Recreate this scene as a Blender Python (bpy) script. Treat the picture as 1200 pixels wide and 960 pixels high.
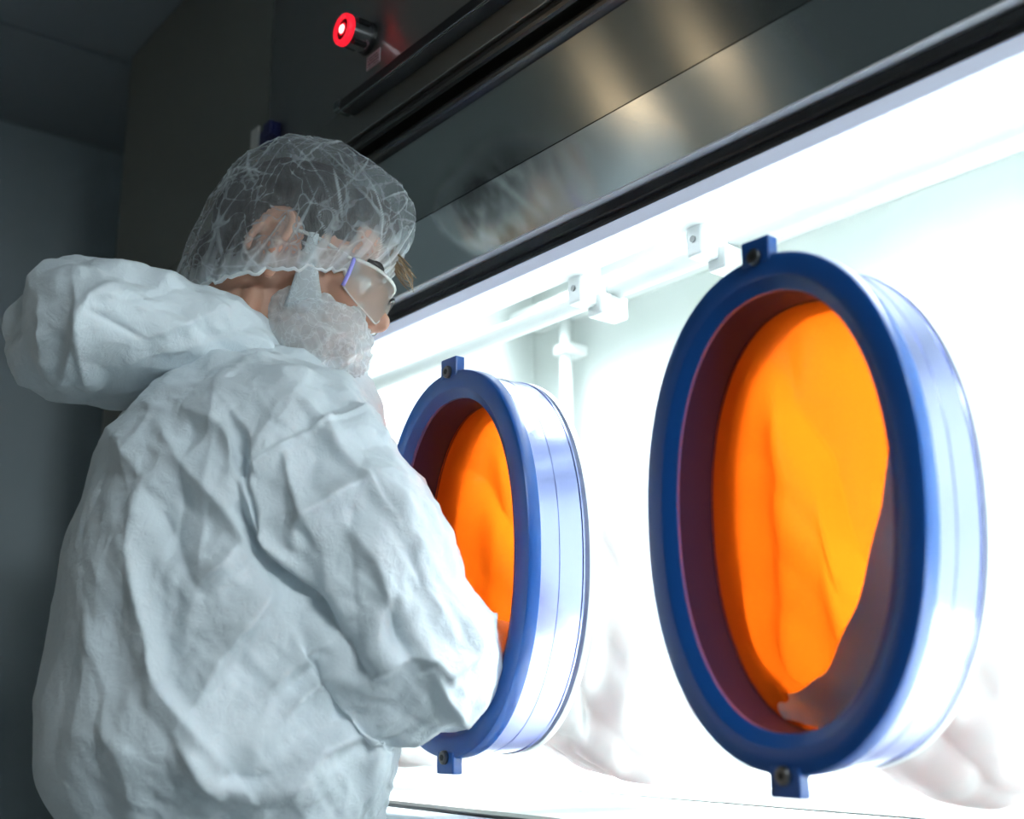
import bpy, bmesh, math, random
import numpy as np
from mathutils import Vector, Matrix
from mathutils.geometry import tessellate_polygon

# ------------------------------------------------------------------ clear
for o in list(bpy.data.objects):
    bpy.data.objects.remove(o, do_unlink=True)
scn = bpy.context.scene
COL = scn.collection
Z0 = 1.25            # height of the port centres above the floor; z below is relative to it

# ------------------------------------------------------------------ camera
FPX = 1393.7
PITCH, YAW, ROLL = 0.2438, 0.9039, -0.0040
CPOS = np.array([0.6407, -0.7780, -0.1634])
_h = np.array([-math.sin(YAW), math.cos(YAW), 0.0])
CF = _h * math.cos(PITCH) + np.array([0, 0, math.sin(PITCH)])
_r = np.array([math.cos(YAW), math.sin(YAW), 0.0])
_u = np.cross(_r, CF)
CR = _r * math.cos(ROLL) + _u * math.sin(ROLL)
CU = _u * math.cos(ROLL) - _r * math.sin(ROLL)


def project(P):
    d = P - CPOS
    z = d @ CF
    return 600 + FPX * (d @ CR) / z, 480 - FPX * (d @ CU) / z, z


def ray(x, y):
    return CF + CR * (x - 600) / FPX - CU * (y - 480) / FPX


def on_plane(x, y, axis, v):
    d = ray(x, y)
    return CPOS + d * (v - CPOS[axis]) / d[axis]


cd = bpy.data.cameras.new('camera')
cam = bpy.data.objects.new('camera', cd)
COL.objects.link(cam)
cd.sensor_width = 36.0
cd.lens = FPX * 36.0 / 1200.0
cd.clip_start = 0.02
m = Matrix(((CR[0], CU[0], -CF[0], CPOS[0]), (CR[1], CU[1], -CF[1], CPOS[1]),
            (CR[2], CU[2], -CF[2], CPOS[2] + Z0), (0, 0, 0, 1)))
cam.matrix_world = m
cd.dof.use_dof = True
cd.dof.focus_distance = 1.36
cd.dof.aperture_fstop = 3.0
scn.camera = cam

# ------------------------------------------------------------------ world, exposure
w = bpy.data.worlds.new('world')
scn.world = w
w.use_nodes = True
w.node_tree.nodes['Background'].inputs[0].default_value = (0.70, 0.92, 1.0, 1)
w.node_tree.nodes['Background'].inputs[1].default_value = 0.065
scn.view_settings.view_transform = 'Standard'
scn.view_settings.look = 'None'
scn.view_settings.gamma = 1.0
scn.view_settings.use_curve_mapping = False
scn.view_settings.exposure = 0.0
CHAMBER_LIGHT = 2.0      # strength of the isolator's ceiling light panel
STRIP_LIGHT = 3.0        # strength of the light strip along the top of the window
# louvred luminaire under the chamber ceiling, shining down on the work surface
ad = bpy.data.lights.new('chamber_light', 'AREA')
ad.shape = 'RECTANGLE'
ad.size, ad.size_y = 3.2, 0.36
ad.energy = 124.0
ad.color = (0.91, 0.98, 1.0)
ad.spread = math.radians(95)
al = bpy.data.objects.new('chamber_light', ad)
COL.objects.link(al)
al.location = (0.58, 0.40, 0.740 + Z0)

# ------------------------------------------------------------------ materials


def material(name, color=(0.8, 0.8, 0.8), rough=0.5, metal=0.0, **kw):
    mt = bpy.data.materials.new(name)
    mt.use_nodes = True
    nt = mt.node_tree
    b = nt.nodes['Principled BSDF']
    b.inputs['Base Color'].default_value = (*color, 1)
    b.inputs['Roughness'].default_value = rough
    b.inputs['Metallic'].default_value = metal
    for k, v in kw.items():
        b.inputs[k].default_value = v
    return mt


def nodes(mt):
    nt = mt.node_tree
    return nt, nt.nodes, nt.links, nt.nodes['Principled BSDF'], nt.nodes['Material Output']


def add_bump(mt, scale=60, strength=0.2, dist=0.002, stretch=(1, 1, 1), detail=4, rough=0.6):
    nt, N, L, b, out = nodes(mt)
    tc = N.new('ShaderNodeTexCoord')
    mp = N.new('ShaderNodeMapping')
    mp.inputs['Scale'].default_value = stretch
    nz = N.new('ShaderNodeTexNoise')
    nz.inputs['Scale'].default_value = scale
    nz.inputs['Detail'].default_value = detail
    nz.inputs['Roughness'].default_value = rough
    bp = N.new('ShaderNodeBump')
    bp.inputs['Strength'].default_value = strength
    bp.inputs['Distance'].default_value = dist
    L.new(tc.outputs['Object'], mp.inputs['Vector'])
    L.new(mp.outputs['Vector'], nz.inputs['Vector'])
    L.new(nz.outputs['Fac'], bp.inputs['Height'])
    L.new(bp.outputs['Normal'], b.inputs['Normal'])
    return nz


def vary(mt, c1, c2, scale=5, stretch=(1, 1, 1)):
    nt, N, L, b, out = nodes(mt)
    tc = N.new('ShaderNodeTexCoord')
    mp = N.new('ShaderNodeMapping')
    mp.inputs['Scale'].default_value = stretch
    nz = N.new('ShaderNodeTexNoise')
    nz.inputs['Scale'].default_value = scale
    nz.inputs['Detail'].default_value = 5
    cr = N.new('ShaderNodeValToRGB')
    cr.color_ramp.elements[0].position = 0.35
    cr.color_ramp.elements[1].position = 0.65
    cr.color_ramp.elements[0].color = (*c1, 1)
    cr.color_ramp.elements[1].color = (*c2, 1)
    L.new(tc.outputs['Object'], mp.inputs['Vector'])
    L.new(mp.outputs['Vector'], nz.inputs['Vector'])
    L.new(nz.outputs['Fac'], cr.inputs['Fac'])
    L.new(cr.outputs['Color'], b.inputs['Base Color'])


def steel(name, color, rough, aniso=0.85):
    mt = material(name, color, rough, 1.0)
    nt, N, L, b, out = nodes(mt)
    b.inputs['Anisotropic'].default_value = aniso
    cx = N.new('ShaderNodeCombineXYZ')
    cx.inputs[2].default_value = 1.0      # highlights spread across the horizontal brushing
    L.new(cx.outputs[0], b.inputs['Tangent'])
    add_bump(mt, 900, 0.06, 0.0006, (0.02, 1, 1), 3)
    return mt


M = {}
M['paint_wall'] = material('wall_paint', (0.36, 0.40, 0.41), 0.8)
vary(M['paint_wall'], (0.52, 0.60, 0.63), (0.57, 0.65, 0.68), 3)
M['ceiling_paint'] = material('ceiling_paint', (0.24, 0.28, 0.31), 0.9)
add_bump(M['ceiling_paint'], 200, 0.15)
M['floor_vinyl'] = material('floor_vinyl', (0.22, 0.24, 0.25), 0.45)
vary(M['floor_vinyl'], (0.20, 0.22, 0.23), (0.25, 0.27, 0.28), 12)
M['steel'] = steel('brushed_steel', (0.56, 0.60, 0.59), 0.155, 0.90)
M['steel_dark'] = steel('brushed_steel_dim_reflect', (0.31, 0.33, 0.32), 0.155, 0.90)  # same brushed steel; its dimmer reflections put into a darker colour
M['bar_dark'] = steel('dark_bar', (0.10, 0.10, 0.095), 0.35)
M['panel_dark'] = steel('upper_panel_steel', (0.27, 0.275, 0.265), 0.42)
M['steel_column'] = material('painted_column', (0.145, 0.16, 0.145), 0.6)
M['black_rubber'] = material('black_rubber', (0.012, 0.013, 0.013), 0.42)
M['lip_glint_sill'] = material('white_lip_glint_sill', (0.88, 0.90, 0.92), 0.5)  # white stands in for the polished lip's reflection; plain white on the sill
M['white_lip'] = material('polished_lip', (0.92, 0.94, 0.95), 0.18, 1.0)
M['chamber'] = material('chamber_satin', (0.45, 0.49, 0.48), 0.40)
vary(M['chamber'], (0.39, 0.425, 0.41), (0.45, 0.48, 0.475), 2.5)
M['work_surface'] = material('white_work_surface', (0.90, 0.92, 0.92), 0.4)
M['fitting'] = material('white_fitting', (0.55, 0.58, 0.58), 0.35)
M['blue'] = material('blue_plastic', (0.005, 0.072, 0.30), 0.30)
add_bump(M['blue'], 400, 0.04)
M['blue'].node_tree.nodes['Principled BSDF'].inputs['Coat Weight'].default_value = 0.15
M['collar'] = material('polished_collar', (0.29, 0.32, 0.60), 0.18, 1.0)
M['liner'] = material('dark_liner', (0.011, 0.011, 0.050), 0.6, **{'Specular IOR Level': 0.2})
M['bolt'] = material('dark_bolt', (0.16, 0.165, 0.17), 0.3, 1.0)
M['bolt_socket'] = material('bolt_socket', (0.008, 0.008, 0.008), 0.7)
M['skin'] = material('skin', (0.50, 0.27, 0.185), 0.5)
M['skin'].node_tree.nodes['Principled BSDF'].inputs['Subsurface Weight'].default_value = 0.12
M['skin'].node_tree.nodes['Principled BSDF'].inputs['Subsurface Radius'].default_value = (0.01, 0.004, 0.002)
add_bump(M['skin'], 250, 0.12, 0.001)
M['ear_skin'] = M['skin']
M['hair'] = material('hair', (0.012, 0.009, 0.008), 0.55)
add_bump(M['hair'], 300, 0.8, 0.004, (1, 1, 0.2))
M['eye'] = material('eye', (0.75, 0.74, 0.72), 0.2)
M['iris'] = material('iris', (0.05, 0.07, 0.06), 0.2)
M['frame_black'] = material('glasses_black', (0.012, 0.013, 0.014), 0.35)
M['lavender'] = material('lavender_edge', (0.35, 0.33, 0.85), 0.2)
M['frame_clear'] = material('glasses_frame', (0.62, 0.63, 0.60), 0.2)
M['paper'] = material('sticker_paper', (0.62, 0.52, 0.56), 0.6)
M['ink'] = material('sticker_ink', (0.05, 0.03, 0.04), 0.6)
M['chrome'] = material('chrome', (0.62, 0.62, 0.64), 0.08, 1.0)
M['red_lens'] = material('red_lens', (0.16, 0.004, 0.008), 0.25)
M['shoe'] = material('shoe_cover', (0.25, 0.40, 0.62), 0.6)


def emissive(name, color, strength):
    mt = material(name, color, 0.4)
    b = mt.node_tree.nodes['Principled BSDF']
    b.inputs['Emission Color'].default_value = (*color, 1)
    b.inputs['Emission Strength'].default_value = strength
    return mt


M['panel_light'] = emissive('light_panel', (0.93, 0.985, 1.0), CHAMBER_LIGHT)
M['strip_light'] = emissive('light_strip', (0.94, 0.98, 1.0), STRIP_LIGHT)
M['glow_frame'] = emissive('glowing_frame_strip', (0.70, 0.78, 0.95), 0.40)  # weak glow stands in for light coming through the window frame strip
M['red_glow'] = emissive('red_glow', (1.0, 0.012, 0.03), 1.15)
M['red_core'] = emissive('red_core', (1.0, 0.25, 0.25), 7.0)
M['added_room_lamp'] = emissive('added_room_lamp', (0.86, 0.96, 1.0), 66.0)
M['added_warm_lamp'] = emissive('added_warm_lamp', (1.0, 0.74, 0.48), 5.0)


def tyvek():
    mt = material('coverall_fabric', (0.77, 0.845, 0.89), 0.55)
    nt, N, L, b, out = nodes(mt)
    b.inputs['Sheen Weight'].default_value = 0.08
    tc = N.new('ShaderNodeTexCoord')
    nz = N.new('ShaderNodeTexNoise')
    nz.inputs['Scale'].default_value = 55
    nz.inputs['Detail'].default_value = 6
    nz.inputs['Roughness'].default_value = 0.62
    nz.inputs['Distortion'].default_value = 0.6
    vo = N.new('ShaderNodeTexVoronoi')
    vo.feature = 'DISTANCE_TO_EDGE'
    vo.inputs['Scale'].default_value = 26
    mpv = N.new('ShaderNodeMapping')
    mpv.inputs['Scale'].default_value = (1.4, 1.4, 0.7)
    wn = N.new('ShaderNodeMixRGB')
    wn.blend_type = 'ADD'
    wn.inputs[0].default_value = 0.12
    L.new(tc.outputs['Object'], wn.inputs[1])
    L.new(nz.outputs['Color'], wn.inputs[2])
    L.new(wn.outputs[0], mpv.inputs['Vector'])
    L.new(mpv.outputs['Vector'], vo.inputs['Vector'])
    mr = N.new('ShaderNodeMapRange')
    mr.inputs['From Max'].default_value = 0.22
    L.new(vo.outputs['Distance'], mr.inputs['Value'])
    wv = N.new('ShaderNodeTexWave')
    wv.inputs['Scale'].default_value = 160
    wv.inputs['Distortion'].default_value = 2.0
    L.new(tc.outputs['Object'], wv.inputs['Vector'])
    L.new(tc.outputs['Object'], nz.inputs['Vector'])
    b1 = N.new('ShaderNodeBump')
    b1.inputs['Strength'].default_value = 0.42
    b1.inputs['Distance'].default_value = 0.004
    L.new(nz.outputs['Fac'], b1.inputs['Height'])
    b2 = N.new('ShaderNodeBump')
    b2.inputs['Strength'].default_value = 0.18
    b2.inputs['Distance'].default_value = 0.003
    L.new(mr.outputs['Result'], b2.inputs['Height'])
    L.new(b1.outputs['Normal'], b2.inputs['Normal'])
    b3 = N.new('ShaderNodeBump')
    b3.inputs['Strength'].default_value = 0.035
    b3.inputs['Distance'].default_value = 0.001
    L.new(wv.outputs['Fac'], b3.inputs['Height'])
    L.new(b2.outputs['Normal'], b3.inputs['Normal'])
    L.new(b3.outputs['Normal'], b.inputs['Normal'])
    return mt


M['tyvek'] = tyvek()


def translucent(name, color, diffuse, rough=0.4, tr=0.6, bump=0.0):
    """thin sheet: diffuse + translucent + a little gloss"""
    mt = bpy.data.materials.new(name)
    mt.use_nodes = True
    nt = mt.node_tree
    N, L = nt.nodes, nt.links
    N.remove(N['Principled BSDF'])
    out = N['Material Output']
    d = N.new('ShaderNodeBsdfDiffuse')
    d.inputs['Color'].default_value = (*diffuse, 1)
    t = N.new('ShaderNodeBsdfTranslucent')
    t.inputs['Color'].default_value = (*color, 1)
    g = N.new('ShaderNodeBsdfGlossy')
    g.inputs['Roughness'].default_value = rough
    g.inputs['Color'].default_value = (0.9, 0.9, 0.9, 1)
    m1 = N.new('ShaderNodeMixShader')
    m1.inputs[0].default_value = tr
    m2 = N.new('ShaderNodeMixShader')
    m2.inputs[0].default_value = 0.05
    L.new(d.outputs[0], m1.inputs[1])
    L.new(t.outputs[0], m1.inputs[2])
    L.new(m1.outputs[0], m2.inputs[1])
    L.new(g.outputs[0], m2.inputs[2])
    L.new(m2.outputs[0], out.inputs['Surface'])
    if bump:
        nz = N.new('ShaderNodeTexNoise')
        nz.inputs['Scale'].default_value = 30
        nz.inputs['Detail'].default_value = 4
        tc = N.new('ShaderNodeTexCoord')
        L.new(tc.outputs['Object'], nz.inputs['Vector'])
        bp = N.new('ShaderNodeBump')
        bp.inputs['Strength'].default_value = bump
        bp.inputs['Distance'].default_value = 0.004
        L.new(nz.outputs['Fac'], bp.inputs['Height'])
        for s in (d, t, g):
            L.new(bp.outputs['Normal'], s.inputs['Normal'])
    return mt


M['orange'] = translucent('orange_rubber', (0.40, 0.058, 0.002), (0.38, 0.07, 0.006), 0.35, 0.75, 0.12)
# the sleeve is a two-layer sheet: orange inside, white fabric outside
_nt = M['orange'].node_tree
_ge = _nt.nodes.new('ShaderNodeNewGeometry')
for _n in list(_nt.nodes):
    if _n.type in ('BSDF_DIFFUSE', 'BSDF_TRANSLUCENT'):
        _mc = _nt.nodes.new('ShaderNodeMixRGB')
        _c = tuple(_n.inputs['Color'].default_value)
        _mc.inputs[1].default_value = (0.36, 0.38, 0.38, 1) if _n.type == 'BSDF_DIFFUSE' else _c
        _mc.inputs[2].default_value = _c
        _nt.links.new(_ge.outputs['Backfacing'], _mc.inputs[0])
        _nt.links.new(_mc.outputs[0], _n.inputs['Color'])
_mm = _nt.nodes.new('ShaderNodeMath')
_mm.operation = 'MULTIPLY_ADD'
_mm.inputs[1].default_value = 0.60
_mm.inputs[2].default_value = 0.15
_nt.links.new(_ge.outputs['Backfacing'], _mm.inputs[0])
for _n in list(_nt.nodes):
    if _n.type == 'MIX_SHADER' and abs(_n.inputs[0].default_value - 0.75) < 1e-4:
        _nt.links.new(_mm.outputs[0], _n.inputs[0])
M['grey_cuff'] = translucent('grey_cuff', (0.40, 0.42, 0.45), (0.34, 0.58, 0.86), 0.4, 0.05, 0.2)
M['plastic'] = translucent('white_plastic', (0.85, 0.88, 0.88), (0.86, 0.88, 0.88), 0.25, 0.3, 0.3)


def glass(name, tint, refl=1.45, extra=0.0):
    mt = bpy.data.materials.new(name)
    mt.use_nodes = True
    nt = mt.node_tree
    N, L = nt.nodes, nt.links
    N.remove(N['Principled BSDF'])
    out = N['Material Output']
    t = N.new('ShaderNodeBsdfTransparent')
    t.inputs['Color'].default_value = (*tint, 1)
    g = N.new('ShaderNodeBsdfGlossy')
    g.inputs['Roughness'].default_value = 0.01
    # Schlick reflectance, the same on both faces of the thin pane
    lw = N.new('ShaderNodeLayerWeight')
    lw.inputs['Blend'].default_value = 0.5
    pw = N.new('ShaderNodeMath')
    pw.operation = 'POWER'
    pw.inputs[1].default_value = 5.0
    L.new(lw.outputs['Facing'], pw.inputs[0])
    fr = N.new('ShaderNodeMath')
    fr.operation = 'MULTIPLY_ADD'
    f0 = ((refl - 1) / (refl + 1)) ** 2
    fr.inputs[1].default_value = (1 - f0) * 0.6
    fr.inputs[2].default_value = f0
    L.new(pw.outputs[0], fr.inputs[0])
    mx = N.new('ShaderNodeMixShader')
    L.new(fr.outputs[0], mx.inputs[0])
    L.new(t.outputs[0], mx.inputs[1])
    L.new(g.outputs[0], mx.inputs[2])
    last = mx
    if extra:
        d = N.new('ShaderNodeBsdfTranslucent')
        d.inputs['Color'].default_value = (0.93, 0.97, 0.96, 1)
        m2 = N.new('ShaderNodeMixShader')
        m2.inputs[0].default_value = extra
        L.new(mx.outputs[0], m2.inputs[1])
        L.new(d.outputs[0], m2.inputs[2])
        last = m2
    L.new(last.outputs[0], out.inputs['Surface'])
    return mt


M['glass'] = glass('window_glass', (0.985, 0.995, 0.99), 1.25)
M['lens'] = glass('glasses_lens', (0.93, 0.96, 0.95), 1.5, 0.52)  # milky share stands in for bright window glare on the clear lens
M['clear_lens'] = glass('clear_beacon', (0.8, 0.5, 0.5), 1.5)


def net(name, lo, hi, tint=(0.86, 0.93, 0.96), tl_mix=0.4, grain=0.5, scale=70, crinkle=0.0, cscale=30):
    """non-woven net: see-through where single, white where gathered (attribute 'fold')"""
    mt = bpy.data.materials.new(name)
    mt.use_nodes = True
    nt = mt.node_tree
    N, L = nt.nodes, nt.links
    N.remove(N['Principled BSDF'])
    out = N['Material Output']
    at = N.new('ShaderNodeAttribute')
    at.attribute_name = 'fold'
    tc = N.new('ShaderNodeTexCoord')
    nz = N.new('ShaderNodeTexNoise')
    nz.inputs['Scale'].default_value = scale
    nz.inputs['Detail'].default_value = 6
    nz.inputs['Roughness'].default_value = 0.7
    nz.inputs['Distortion'].default_value = 1.5
    mp = N.new('ShaderNodeMapping')
    mp.inputs['Scale'].default_value = (1, 1, 0.35)
    L.new(tc.outputs['Object'], mp.inputs['Vector'])
    L.new(mp.outputs['Vector'], nz.inputs['Vector'])
    ma = N.new('ShaderNodeMath')
    ma.operation = 'MULTIPLY_ADD'
    L.new(nz.outputs['Fac'], ma.inputs[0])
    ma.inputs[1].default_value = grain
    ma.inputs[2].default_value = -grain / 2
    sm = N.new('ShaderNodeMath')
    sm.operation = 'ADD'
    sm.use_clamp = True
    L.new(at.outputs['Fac'], sm.inputs[0])
    L.new(ma.outputs[0], sm.inputs[1])
    if crinkle:
        vo = N.new('ShaderNodeTexVoronoi')
        vo.feature = 'DISTANCE_TO_EDGE'
        vo.inputs['Scale'].default_value = cscale
        wz = N.new('ShaderNodeTexNoise')
        wz.inputs['Scale'].default_value = cscale * 0.6
        wz.inputs['Detail'].default_value = 2
        L.new(tc.outputs['Object'], wz.inputs['Vector'])
        ad_ = N.new('ShaderNodeMixRGB')
        ad_.blend_type = 'ADD'
        ad_.inputs[0].default_value = 3.6 / cscale
        L.new(tc.outputs['Object'], ad_.inputs[1])
        L.new(wz.outputs['Color'], ad_.inputs[2])
        L.new(ad_.outputs[0], vo.inputs['Vector'])
        vr = N.new('ShaderNodeMapRange')
        vr.inputs['From Min'].default_value = 0.0
        vr.inputs['From Max'].default_value = 0.07
        vr.inputs['To Min'].default_value = crinkle
        vr.inputs['To Max'].default_value = 0.0
        L.new(vo.outputs['Distance'], vr.inputs['Value'])
        s2 = N.new('ShaderNodeMath')
        s2.operation = 'ADD'
        s2.use_clamp = True
        L.new(sm.outputs[0], s2.inputs[0])
        L.new(vr.outputs['Result'], s2.inputs[1])
        sm = s2
    mr = N.new('ShaderNodeMapRange')
    mr.inputs['To Min'].default_value = lo
    mr.inputs['To Max'].default_value = hi
    L.new(sm.outputs[0], mr.inputs['Value'])
    tr = N.new('ShaderNodeBsdfTransparent')
    d = N.new('ShaderNodeBsdfDiffuse')
    d.inputs['Color'].default_value = (*tint, 1)
    tl = N.new('ShaderNodeBsdfTranslucent')
    tl.inputs['Color'].default_value = (*tint, 1)
    m1 = N.new('ShaderNodeMixShader')
    m1.inputs[0].default_value = tl_mix
    L.new(d.outputs[0], m1.inputs[1])
    L.new(tl.outputs[0], m1.inputs[2])
    m2 = N.new('ShaderNodeMixShader')
    L.new(mr.outputs['Result'], m2.inputs[0])
    L.new(tr.outputs[0], m2.inputs[1])
    L.new(m1.outputs[0], m2.inputs[2])
    L.new(m2.outputs[0], out.inputs['Surface'])
    return mt


M['hairnet'] = net('hairnet', 0.07, 0.88, crinkle=0.22, cscale=24)
M['beard_net'] = net('beard_net', 0.50, 1.0, tl_mix=0.5, grain=0.6, scale=60, crinkle=0.40, cscale=70)

# ------------------------------------------------------------------ object helpers


def link(name, me, mat=None, parent=None, smooth=False, auto=None):
    o = bpy.data.objects.new(name, me)
    COL.objects.link(o)
    if mat is not None:
        me.materials.clear()
        me.materials.append(M[mat] if isinstance(mat, str) else mat)
    if smooth:
        me.polygons.foreach_set('use_smooth', [True] * len(me.polygons))
    if parent is not None:
        o.parent = parent
    return o


def tag(o, label=None, cat=None, group=None, kind=None):
    if label: o['label'] = label
    if cat: o['category'] = cat
    if group: o['group'] = group
    if kind: o['kind'] = kind
    return o


def thing(name, loc, label, cat, group=None):
    o = bpy.data.objects.new(name, None)
    o.empty_display_size = 0.05
    COL.objects.link(o)
    o.location = loc
    return tag(o, label, cat, group)


def pymesh(name, V, F, off=(0, 0, 0)):
    me = bpy.data.meshes.new(name)
    V = np.asarray(V, float) - np.asarray(off, float)
    me.from_pydata([tuple(v) for v in V], [], [tuple(f) for f in F])
    me.update()
    return me


def mk(name, V, F, mat, parent=None, off=(0, 0, 0), smooth=False):
    return link(name, pymesh(name, V, F, off), mat, parent, smooth)


def box_bm(bm, lo, hi, bevel=0.0, seg=2):
    g = bmesh.ops.create_cube(bm, size=1.0)
    vs = g['verts']
    lo, hi = Vector(lo), Vector(hi)
    for v in vs:
        v.co = Vector(((lo[i] + hi[i]) / 2 + v.co[i] * (hi[i] - lo[i]) for i in range(3)))
    if bevel:
        es = list({e for v in vs for e in v.link_edges})
        bmesh.ops.bevel(bm, geom=es, offset=bevel, segments=seg, affect='EDGES', profile=0.5)


def box(name, lo, hi, mat, parent=None, off=(0, 0, 0), bevel=0.0, rot=None):
    bm = bmesh.new()
    box_bm(bm, lo, hi, bevel)
    if rot is not None:
        c = (Vector(lo) + Vector(hi)) / 2
        bmesh.ops.rotate(bm, verts=bm.verts, cent=c, matrix=rot)
    bmesh.ops.translate(bm, verts=bm.verts, vec=-Vector(off))
    bmesh.ops.recalc_face_normals(bm, faces=bm.faces)
    me = bpy.data.meshes.new(name)
    bm.to_mesh(me)
    bm.free()
    return link(name, me, mat, parent)


def tube_data(path, radii, n=16, cap=True, flat=None):
    """swept round tube; returns V, F"""
    P = [np.array(p, float) for p in path]
    V, F = [], []
    up0 = np.array([0, 0, 1.0])
    prev = None
    for i, p in enumerate(P):
        t = P[min(i + 1, len(P) - 1)] - P[max(i - 1, 0)]
        t /= np.linalg.norm(t) + 1e-12
        if prev is None:
            a = np.cross(t, up0)
            if np.linalg.norm(a) < 1e-3:
                a = np.cross(t, np.array([0, 1.0, 0]))
        else:
            a = prev - t * (prev @ t)
        a /= np.linalg.norm(a)
        prev = a
        b = np.cross(t, a)
        r = radii[i] if hasattr(radii, '__len__') else radii
        ra, rb = (r if hasattr(r, '__len__') else (r, r))
        for k in range(n):
            th = 2 * math.pi * k / n
            V.append(p + a * ra * math.cos(th) + b * rb * math.sin(th))
    for i in range(len(P) - 1):
        for k in range(n):
            k2 = (k + 1) % n
            F.append((i * n + k, i * n + k2, (i + 1) * n + k2, (i + 1) * n + k))
    if cap:
        F.append(tuple(range(n))[::-1])
        F.append(tuple((len(P) - 1) * n + k for k in range(n)))
    return V, F


def tube(name, path, radii, mat, parent=None, off=(0, 0, 0), n=16, smooth=True):
    V, F = tube_data(path, radii, n)
    return mk(name, V, F, mat, parent, off, smooth)


def smooth_path(pts, per=6):
    """Catmull-Rom through rows of any dimension"""
    P = np.array(pts, float)
    Q = np.vstack([2 * P[0] - P[1], P, 2 * P[-1] - P[-2]])
    out = []
    for i in range(1, len(Q) - 2):
        for k in range(per):
            t = k / per
            a, b, c, d = Q[i - 1], Q[i], Q[i + 1], Q[i + 2]
            out.append(0.5 * ((2 * b) + (c - a) * t + (2 * a - 5 * b + 4 * c - d) * t ** 2 + (3 * b - a - 3 * c + d) * t ** 3))
    out.append(P[-1])
    return np.array(out)


def ellipsoid_data(c, r, axes=None, nu=24, nv=16):
    V, F = [], []
    A = np.eye(3) if axes is None else np.array(axes)
    for j in range(nv + 1):
        ph = math.pi * j / nv
        for i in range(nu):
            th = 2 * math.pi * i / nu
            l = np.array([r[0] * math.sin(ph) * math.cos(th), r[1] * math.sin(ph) * math.sin(th), r[2] * math.cos(ph)])
            V.append(np.array(c) + l @ A)
    for j in range(nv):
        for i in range(nu):
            i2 = (i + 1) % nu
            F.append((j * nu + i, (j + 1) * nu + i, (j + 1) * nu + i2, j * nu + i2))
    return V, F


def union_remesh(parts, voxel, smooth_it, subdiv=0):
    """parts: list of closed (V,F); voxel union, smoothing; returns V(np), F, N(np)"""
    bm = bmesh.new()
    for V, F in parts:
        vs = [bm.verts.new(v) for v in V]
        for f in F:
            try:
                bm.faces.new([vs[i] for i in f])
            except ValueError:
                pass
    bmesh.ops.remove_doubles(bm, verts=bm.verts, dist=1e-6)
    bmesh.ops.recalc_face_normals(bm, faces=bm.faces)
    me = bpy.data.meshes.new('tmp')
    bm.to_mesh(me)
    bm.free()
    o = bpy.data.objects.new('tmp', me)
    COL.objects.link(o)
    r = o.modifiers.new('r', 'REMESH')
    r.mode = 'VOXEL'
    r.voxel_size = voxel
    s = o.modifiers.new('s', 'SMOOTH')
    s.factor = 0.5
    s.iterations = smooth_it
    if subdiv:
        sd = o.modifiers.new('d', 'SUBSURF')
        sd.levels = subdiv
        sd.render_levels = subdiv
    dg = bpy.context.evaluated_depsgraph_get()
    me2 = bpy.data.meshes.new_from_object(o.evaluated_get(dg))
    bpy.data.objects.remove(o, do_unlink=True)
    bpy.data.meshes.remove(me)
    return me2


def get_vn(me):
    n = len(me.vertices)
    V = np.empty(n * 3)
    me.vertices.foreach_get('co', V)
    N = np.empty(n * 3)
    me.vertices.foreach_get('normal', N)
    return V.reshape(-1, 3), N.reshape(-1, 3)


def set_v(me, V):
    me.vertices.foreach_set('co', V.ravel())
    me.update()


def crumple(P, seed, layers, stretch=(1, 1, 1)):
    """faceted sheet folds: sum of warped triangle waves; returns height and fold intensity"""
    rg = np.random.RandomState(seed)
    Q = P * np.array(stretch)
    H = np.zeros(len(P))
    fold = np.zeros(len(P))
    for wl, amp, n in layers:
        for k in range(n):
            d = rg.normal(size=3)
            d /= np.linalg.norm(d)
            e = rg.normal(size=3)
            e /= np.linalg.norm(e)
            g = rg.normal(size=3) * 1.2
            warp = 0.30 * wl * np.sin(Q @ (e / wl * 2.2) + rg.uniform(0, 6.28)) + 0.22 * wl * np.sin(Q @ (g / wl * 3.1) + rg.uniform(0, 6.28))
            ph = (Q @ d + warp) / wl + rg.uniform()
            tri = 4 * np.abs(ph - np.floor(ph) - 0.5) - 1
            mask = np.clip(0.5 + 0.9 * np.sin(Q @ (rg.normal(size=3) * 1.3 / wl) + rg.uniform(0, 6.28)), 0, 1)
            H += amp * mask * tri / math.sqrt(n)
            fold = np.maximum(fold, mask * np.clip((tri - 0.80) / 0.2, 0, 1) ** 1.5)
    return H, fold


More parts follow.
